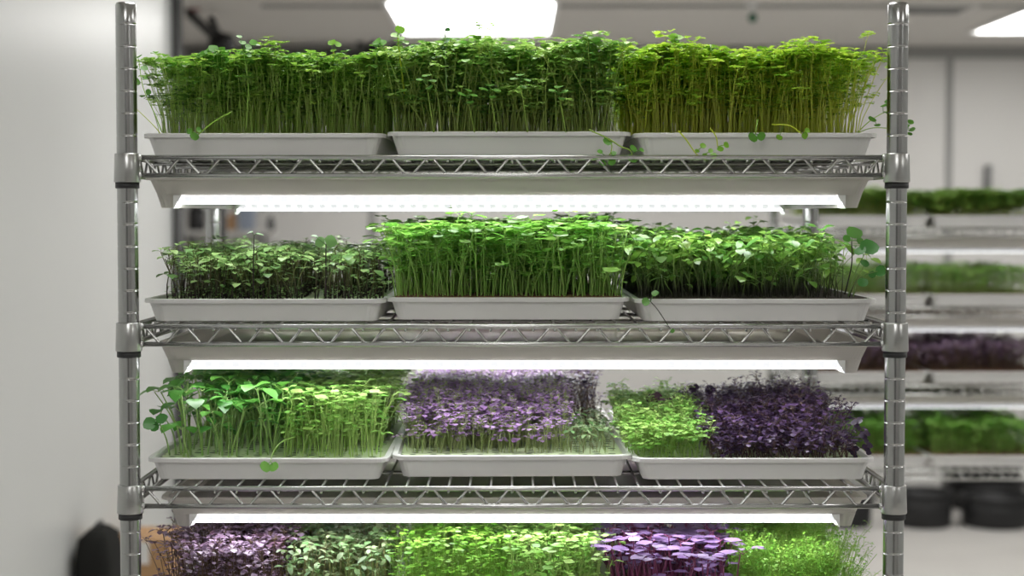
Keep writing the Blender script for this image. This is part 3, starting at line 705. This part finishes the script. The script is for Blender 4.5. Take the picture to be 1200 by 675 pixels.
stray('tall_sprout', [(303, 150, 2.08), (300, 100, 2.08), (292, 60, 2.07)], [(297, 50, .009, 2.07, .3), (302, 53, .006, 2.07), (290, 58, .006, 2.07)], 'clover', 'tall thin sprout with one yellow-green leaf above the top left tray', r=.0006)
stray('tall_sprout', [(392, 110, 2.08), (390, 80, 2.08), (391, 60, 2.08)], [(389, 50, .009, 2.08, .3), (396, 52, .008, 2.08, .3)], 'yellow', 'sprout with a bright leaf pair above the right end of the top left tray', r=.0006)
stray('tall_sprout', [(524, 120, 2.06), (522, 70, 2.06), (522, 36, 2.06)], [(518, 27, .008, 2.06, .7), (526, 28, .009, 2.06, .7), (525, 35, .006, 2.06), (524, 48, .007, 2.06), (519, 55, .007, 2.06)], 'broad', 'tallest sprout rising above the top middle tray toward the ceiling light', r=.0010)
stray('tall_sprout', [(470, 110, 2.05), (458, 75, 2.05), (447, 54, 2.05)], [(442, 49, .010, 2.05, .4), (449, 50, .009, 2.05, .4), (440, 52, .007, 2.05)], 'clover', 'slanting sprout at the left end of the top middle tray', r=.0007)
stray('tall_sprout', [(474, 110, 2.06), (468, 60, 2.06), (466, 42, 2.06)], [(469, 35, .011, 2.06, .2), (463, 42, .012, 2.06, .6), (470, 46, .010, 2.06)], 'yellow', 'upright sprout with a round glowing leaf left of the ceiling light', r=.0010)
stray('tall_sprout', [(792, 110, 2.06), (791, 70, 2.06), (791, 50, 2.06)], [(787, 44, .010, 2.06, .5), (796, 44, .010, 2.06, .5), (791, 49, .009, 2.06), (790, 41, .008, 2.06)], 'yellow', 'tall lime sprout above the left part of the top right tray', r=.0007)
stray('tall_sprout', [(832, 110, 2.06), (831, 80, 2.06), (833, 62, 2.06)], [(829, 55, .009, 2.06, .6), (838, 55, .009, 2.06, .6), (833, 58, .007, 2.06)], 'yellow', 'second tall lime sprout above the top right tray', r=.0007)
stray('tall_sprout', [(895, 110, 2.06), (894, 80, 2.06), (895, 64, 2.06)], [(891, 57, .009, 2.06, .5), (899, 58, .009, 2.06, .5), (890, 65, .008, 2.06), (901, 66, .008, 2.06)], 'yellow', 'tall lime sprout above the middle of the top right tray', r=.0007)
for q in range(5):
    x = (548, 574, 610, 500, 655)[q]; y = (112, 106, 94, 95, 108)[q]
    stray('clover_sprout', [(x + 8, 155, 2.03), (x + 4, (155 + y) / 2, 2.02), (x, y + 4, 2.015)], [(x - 7, y - 1, .011, 2.01, .75), (x + 6, y, .011, 2.01, .75), (x, y - 6, .010, 2.015, .75), (x + 3, y + 8, .008, 2.01, .6)],
          'clover', ['pale-leaved sprout low in front of the top middle tray, left of centre', 'pale-leaved sprout at the centre front of the top middle tray', 'pale-leaved sprout right of centre in the top middle tray', 'pale-leaved sprout near the left end of the top middle tray', 'pale-leaved sprout near the right end of the top middle tray'][q], r=.0007)
# second shelf
stray('tall_sprout', [(297, 345, 2.04), (297, 310, 2.04), (298, 276, 2.04)], [(293, 273, .008, 2.04, .8), (304, 275, .010, 2.04, .9)], 'darkstem', 'tall dark-stemmed sprout with two flat leaves in the second shelf left tray', r=.0007)
stray('tall_sprout', [(382, 345, 2.04), (382, 315, 2.04), (382, 287, 2.04)], [(375, 284, .012, 2.04, .2), (388, 283, .014, 2.04, .2), (368, 277, .008, 2.04, .8)], 'darkstem', 'dark-stemmed sprout with broad lime leaves in the second shelf left tray', r=.0009)
stray('trailing_sprout', [(768, 345, 2.03), (762, 352, 2.015), (770, 362, 2.0), (786, 386, 1.995)], [(757, 354, .010, 2.005, .3), (768, 344, .009, 2.01, .5), (788, 388, .005, 1.995, .2)], 'blue', 'sprout hanging across the rim at the left end of the second shelf right tray', r=.0006, D=2.0)
stray('leaning_sprout', [(990, 345, 2.05), (998, 310, 2.04), (998, 282, 2.04)], [(1001, 273, .017, 2.04, .3), (992, 280, .010, 2.04, .4), (1008, 283, .010, 2.04, .4)], 'blue', 'leafy sprout with an upright oval leaf at the right end of the second shelf', r=.0008)
stray('leaning_sprout', [(994, 347, 2.05), (1003, 318, 2.04), (1012, 300, 2.03)], [(1019, 290, .020, 2.03, .3), (1008, 294, .013, 2.03, .4), (1013, 309, .011, 2.03, .4)], 'broad', 'sprout with a large leaf leaning right on the second shelf', r=.0008)
stray('leaning_sprout', [(1000, 347, 2.05), (1004, 330, 2.04), (1014, 322, 2.03), (1028, 318, 2.03)], [(1032, 318, .013, 2.03, .3), (1011, 331, .011, 2.03, .1), (1022, 322, .009, 2.03, .3)], 'broad', 'low sprout reaching for the right post on the second shelf', r=.0007)
# third shelf
stray('trailing_sprout', [(345, 512, 2.06), (330, 518, 2.04), (320, 530, 2.02), (317, 541, 2.0)], [(311, 547, .012, 2.0, .1), (321, 547, .011, 2.0, .1)], 'lime', 'paired round green leaves hanging over the front rim of the third shelf left tray', r=.0007)
stray('leaning_sprout', [(199, 533, 2.05), (195, 515, 2.04), (188, 498, 2.03)], [(175, 497, .016, 2.03, .4), (190, 491, .015, 2.03, .4), (181, 500, .012, 2.03, .3)], 'broad', 'broad-leaved sprout leaning out at the left end of the third shelf', r=.0010)
for q, (x, y) in enumerate([(766, 467), (774, 475), (786, 472), (821, 481)]):
    stray('purple_sprout', [(x + 2, 503, 2.25), (x + 1, 488, 2.25), (x, y + 3, 2.24)], [(x - 3, y, .013, 2.24, .2), (x + 4, y - 3, .012, 2.24, .2)], 'darkred',
          ['purple-leaved sprout topmost among the pale lime microgreens', 'purple sprout just right of the topmost one in the lime microgreens', 'violet sprout at the centre of the pale lime microgreens', 'purple sprout at the right border of the lime microgreens'][q], r=.0006)
for q, (x, y) in enumerate([(1004, 495), (1013, 510), (1016, 524), (1000, 528), (813, 455), (832, 458), (852, 462), (930, 462)]):
    f = 2.06 if q < 4 else 2.3
    b = [(985, 522), (990, 524), (996, 526), (985, 526), (818, 500), (835, 500), (856, 500), (932, 500)][q]
    stray('purple_sprout', [(b[0], b[1], f), ((b[0] + x) / 2 + 2, (b[1] + y) / 2, f), (x, y, f)], [(x - 3, y, .008, f, .4), (x + 3, y - 2, .008, f, .4), (x, y + 3, .007, f, .3), (x + 2, y + 7, .006, f, .3)], 'purple',
          ['dark purple sprout standing apart at the right end of the third shelf', 'dark purple sprout drooping toward the right post on the third shelf', 'lowest dark purple sprout at the right end of the third shelf', 'dark purple sprout lying on the rim at the right end of the third shelf',
           'leftmost dark sprout above the right tray of the third shelf', 'dark sprout second from left above the third shelf right tray', 'dark sprout third from left above the third shelf right tray', 'dark sprout above the middle of the purple microgreens on the third shelf'][q], r=.0005)

# ------------------------------------------------------------------ things at the back of the room
def tub(x, y, z, R_, H_, label):
    r = tag(empty('rubber_tub', (x, y, z)), label, 'tub')
    MB().lathe([(R_ * .90, 0), (R_ * .97, .012), (R_ * .99, H_ * .45), (R_ * 1.0, H_ * .5), (R_ * .99, H_ * .55), (R_, H_ - .02), (R_ * .93, H_ - .02), (R_ * .88, .03), (0.01, .028)], n=40).build('basin', M['rubber'], r)
    MB().lathe([(R_ * .93, H_ - .024), (R_ * 1.04, H_ - .024), (R_ * 1.055, H_ - .012), (R_ * 1.03, H_), (R_ * .96, H_), (R_ * .93, H_ - .008)], n=40, cap=False).build('rim', M['rubber'], r)
    for s_ in (-1, 1):
        MB().tube([(s_ * R_ * 1.02, -.05, H_ - .02), (s_ * R_ * 1.12, -.04, H_ - .035), (s_ * R_ * 1.12, .04, H_ - .035), (s_ * R_ * 1.02, .05, H_ - .02)], .008, 8).build('handle', M['rubber'], r)
    return r
D_ = 8.95
tub(xat(1092, D_), CAMY + D_ + .15, 0, .150, .185, 'round black rubber tub on the floor just right of the near rack post')
tub(xat(1179, D_), CAMY + D_ + .15, 0, .178, .165, 'wide black rubber tub on the floor at the right frame edge')
tub(xat(1002, D_), CAMY + D_ + .15, 0, .125, .155, 'black rubber tub half hidden behind the right end of the bottom grow light')
tub(xat(1158, 9.64), CAMY + 9.64, 0, .20, .16, 'black rubber tub behind the right one, lower of a stack of two')
tub(xat(1156, 9.64), CAMY + 9.64, .1602, .20, .15, 'black rubber tub on top of the stack of two by the back wall')
cr = tag(empty('plastic_crate', (xat(1078, 9.5), CAMY + 9.55, 0)), 'pale grey plastic crate behind the black tub right of the rack post', 'crate')
m = MB(); m.loft([rr(.105, .12, .02, 0), rr(.115, .13, .02, .29), rr(.112, .127, .02, .29), rr(.102, .117, .02, .01)], True, True); m.build('bin', M['wall_back'], cr)
MB().loft([rr(.116, .131, .02, .27), rr(.124, .139, .022, .272), rr(.124, .139, .022, .288), rr(.116, .131, .02, .29)], False, False).build('lip', M['wall_back'], cr)

def carton(x, y, z, sx, sy, sz, rz, label):
    r = tag(empty('cardboard_box', (x, y, z), rz), label, 'box')
    bevel(MB().box(-sx / 2, sx / 2, -sy / 2, sy / 2, 0, sz).build('carton', M['card'], r), .004)
    MB().box(-.025, .025, -sy / 2 - .0008, sy / 2 + .0008, sz * .8, sz + .0008).build('packing_tape', M['white'], r)
    for s_ in (-1, 1):
        MB().add([(s_ * .002, -sy / 2, sz + .001), (s_ * sx / 2, -sy / 2, sz + .001), (s_ * sx / 2, sy / 2, sz + .001), (s_ * .002, sy / 2, sz + .001),
                  (s_ * .002, -sy / 2, sz + .004), (s_ * sx / 2, -sy / 2, sz + .004), (s_ * sx / 2, sy / 2, sz + .004), (s_ * .002, sy / 2, sz + .004)],
                 [(0, 1, 2, 3), (4, 5, 6, 7), (0, 1, 5, 4), (1, 2, 6, 5), (2, 3, 7, 6), (3, 0, 4, 7)]).build('flap', M['card'], r)
    return r
D_ = 5.0; zt = zat(634, D_ - .1)
carton(XL + .098, CAMY + D_, 0, .17, .24, zt * .55, 0, 'lower brown cardboard box standing by the end of the left wall')
carton(XL + .096, CAMY + D_, zt * .55 + .0045, .165, .23, zt * .45 - .005, 0, 'upper brown cardboard box seen behind the lower left of the rack')
cs = tag(empty('black_case', (XL + .06, CAMY + 4.55, 0)), 'tall dark case leaning by the left wall beside the cardboard boxes', 'case')
hz = zat(622, 4.5)
m = MB(); m.loft([rr(.045, .10, .03, 0), rr(.048, .105, .035, .02), rr(.048, .105, .035, hz - .08), rr(.040, .09, .03, hz - .02), rr(.02, .05, .015, hz)], True, True, True); m.build('shell', M['rubber_matte'], cs)
MB().tube([(0, -.03, hz - .005), (0, -.03, hz + .012), (0, .03, hz + .012), (0, .03, hz - .005)], .005, 8).build('handle', M['black'], cs)

# pipe run with valves on the far wall
zp = zat(72, 9.8); yp = CAMY + 9.8
pr_ = tag(empty('pipe_run', (0, yp, zp)), 'dark pipe run with black knobs along the back wall above the top left tray', 'pipe')
MB().tube([(xat(225, 9.8), 0, 0), (xat(480, 9.8), 0, 0)], .05, 16).build('main_pipe', M['dark_grey'], pr_)
for px, py, rk in ((425, 38, .036), (463, 26, .03), (441, 60, .05)):
    x = xat(px, 9.8); h = zat(py, 9.8) - zp
    v = MB().tube([(x, -.05, 0), (x, -.05, h)], .022 if rk != .03 else .032, 12).build('valve_stem', M['dark_grey'], pr_)
    MB().lathe([(.001, -rk), (rk * .8, -rk * .6), (rk, 0), (rk * .8, rk * .6), (.001, rk)], (x, -.05, h), 20).build('valve_knob', M['black'], v)
for k in range(4): MB().box(xat(240 + k * 72, 9.8) - .02, xat(240 + k * 72, 9.8) + .02, .0, .2, -.02, .02).build('wall_bracket', M['dark_grey'], pr_)
sw = tag(empty('swing_arm', (xat(262, 8.2), CAMY + 8.2, zat(52, 8.2))), 'dark jointed arm with a dark red ball end, high at the upper left', 'arm')
MB().lathe([(.001, -.06), (.055, -.045), (.065, 0), (.055, .045), (.001, .06)], n=24).build('hub', M['black'], sw)
MB().tube([(0, 0, 0), (xat(223, 8.2) - xat(262, 8.2), 0, zat(14, 8.2) - zat(52, 8.2))], .022, 12).build('arm_tube', M['dark_grey'], sw)
MB().tube([(0, 0, 0), (xat(249, 8.2) - xat(262, 8.2), 0, zat(20, 8.2) - zat(52, 8.2))], .020, 12).build('arm_tube', M['dark_grey'], sw)
MB().tube([(0, 0, 0), (0, 0, -zat(52, 8.2))], .02, 12).build('stand_pole', M['dark_grey'], sw)
MB().lathe([(.16, -zat(52, 8.2)), (.15, -zat(52, 8.2) + .02), (.02, -zat(52, 8.2) + .04)], n=24).build('stand_base', M['dark_grey'], sw)
MB().lathe([(.001, -.03), (.03, -.024), (.038, 0), (.03, .024), (.001, .03)], (xat(232, 8.2) - xat(262, 8.2), -.02, zat(6, 8.2) - zat(52, 8.2)), 24).build('ball_end', M['red'], sw)
MB().tube([(xat(223, 8.2) - xat(262, 8.2), 0, zat(14, 8.2) - zat(52, 8.2)), (xat(232, 8.2) - xat(262, 8.2), -.02, zat(6, 8.2) - zat(52, 8.2))], .018, 12).build('arm_tube', M['dark_grey'], sw)

# ceiling fittings
D_ = 7.95; x = xat(880, D_)
sp_ = tag(empty('sprinkler', (x, CAMY + D_, CEIL)), 'small ceiling sprinkler with a dark green bulb above the top right tray', 'sprinkler')
MB().lathe([(.04, 0), (.04, -.006), (.012, -.012)], n=20).build('escutcheon', M['panel_frame'], sp_)
MB().tube([(0, 0, 0), (0, 0, zat(16, D_) - CEIL)], .012, 10).build('drop_pipe', M['panel_frame'], sp_)
z = zat(21, D_) - CEIL
MB().lathe([(.001, z - .022), (.018, z - .015), (.023, z), (.016, z + .016), (.008, z + .024)], n=20).build('bulb', M['green_metal'], sp_)
vx = xat(1086, 8.15); ve = tag(empty('ceiling_vent', (vx, CAMY + 8.15, CEIL)), 'slatted grey ceiling vent right of the near rack right post', 'vent')
m = MB()
for a in ((-.19, .19, -.19, -.17), (-.19, .19, .17, .19), (-.19, -.17, -.17, .17), (.17, .19, -.17, .17)): m.box(*a, -.012, 0)
m.build('vent_frame', M['wall_back'], ve)
for k in range(7): MB().box(-.17, .17, -.155 + k * .05, -.135 + k * .05, -.010, -.002).build('slat', M['grey_plastic'], ve)

z = zat(215, 9.9); sn = tag(empty('wall_sensor', (xat(1160, 9.9), YB - .03, z)), 'grey upright cylinder on the back wall just above the far rack top shelf', 'sensor')
MB().lathe([(.018, -.10), (.024, -.09), (.024, .09), (.020, .105), (.001, .107)], n=24).build('sensor_tube', M['grey_plastic'], sn)
MB().box(-.015, .015, .018, .03, -.06, .06).build('clamp', M['grey_plastic'], sn)
# wall shelf with odds and ends behind the left rear post
D_ = 9.75; zs = zat(270, D_)
ws = tag(empty('wall_ledge', (xat(262, D_), CAMY + D_ + .05, zs)), 'narrow pale ledge on the back wall behind the left rear post', 'ledge')
MB().box(-.26, .26, -.14, .2, -.02, 0).build('plank', M['wall_back'], ws)
for s_ in (-.2, .2): MB().add([(s_ - .01, -.1, -.02), (s_ + .01, -.1, -.02), (s_ - .01, .2, -.02), (s_ + .01, .2, -.02), (s_ - .01, .2, -.14), (s_ + .01, .2, -.14)], [(0, 1, 3, 2), (2, 3, 5, 4), (0, 4, 5, 1), (0, 2, 4), (1, 5, 3)]).build('bracket', M['grey_plastic'], ws)
def can(px, r_, h_, m_, name, label, cat):
    o = tag(empty(name, (xat(px, D_), CAMY + D_, zs)), label, cat)
    MB().lathe([(r_ * .95, 0.0005), (r_, .01), (r_, h_ * .72), (r_ * .45, h_ * .84), (r_ * .42, h_ * .9)], n=24).build('body', M[m_], o)
    MB().lathe([(r_ * .5, h_ * .88), (r_ * .5, h_), (r_ * .3, h_)], n=20).build('cap', M['black'], o)
can(231, .045, .16, 'black', 'black_bottle', 'black bottle on the back wall ledge left of the rear post', 'bottle')
can(318, .022, .08, 'dark_grey', 'small_jar', 'small dark jar at the right end of the back wall ledge', 'jar')
carton(xat(267, D_), CAMY + D_, zs + .0005, .085, .12, .10, 0, 'small orange-brown box on the back wall ledge right of the rear post')
bb = tag(empty('blue_bin', (xat(290, D_), CAMY + D_, zs)), 'grey-blue bin beside the small brown box on the back wall ledge', 'bin')
MB().loft([rr(.035, .05, .01, .0005), rr(.045, .06, .012, .12), rr(.042, .057, .012, .12), rr(.033, .048, .01, .005)], True, True).build('bin_body', mat('grey_blue_plastic', (.28, .32, .4), .5), bb)

# ---- far rack
for i, (key, sp, h, ls, pt, look) in enumerate([('clover', 'clover', .050, 1.3, .011, 'blurred mid green microgreens'), ('lime', 'radish', .058, .9, .012, 'blurred pale green microgreens'),
                                                ('maroon', 'purple', .058, 1.6, .012, 'blurred maroon and lilac microgreens'), ('radish', 'radish', .070, 1.3, .013, 'blurred leafy green seedlings')]):
    for j, x in enumerate((BX - .2915, BX - .0045)):
        patch(key, ('far', (x, BY + TY, BDECK[i] + TH, 0)), sp, x - .132, x + .132, h, ls, pt, f'the {SD[j]} tray on the {SH[i]} shelf of the far rack', look, hv=.15, lean=.01, back=.5, seed=30 + i * 2 + j, n_single=0)

# ------------------------------------------------------------------ camera, view
cam = bpy.data.cameras.new('camera'); co = bpy.data.objects.new('camera', cam); COL.objects.link(co)
co.location = (0, CAMY, EYE); co.rotation_euler = (PI / 2 - PITCH, 0, 0)
cam.sensor_width = 36; cam.lens = F / 1200 * 36; cam.clip_start = .05
cam.dof.use_dof = True; cam.dof.focus_distance = 2.06; cam.dof.aperture_fstop = 4.2
sc = bpy.context.scene; sc.camera = co
w = bpy.data.worlds.new('world'); sc.world = w; w.use_nodes = True
w.node_tree.nodes['Background'].inputs[0].default_value = (.5, .5, .5, 1); w.node_tree.nodes['Background'].inputs[1].default_value = .3
sc.view_settings.view_transform = 'Standard'; sc.view_settings.look = 'None'; sc.view_settings.gamma = 1; sc.view_settings.exposure = 1.02
sc.view_settings.use_curve_mapping = False
sc.cycles.max_bounces = 8; sc.cycles.diffuse_bounces = 5; sc.cycles.glossy_bounces = 4; sc.cycles.transmission_bounces = 6
sc.cycles.sample_clamp_indirect = 6
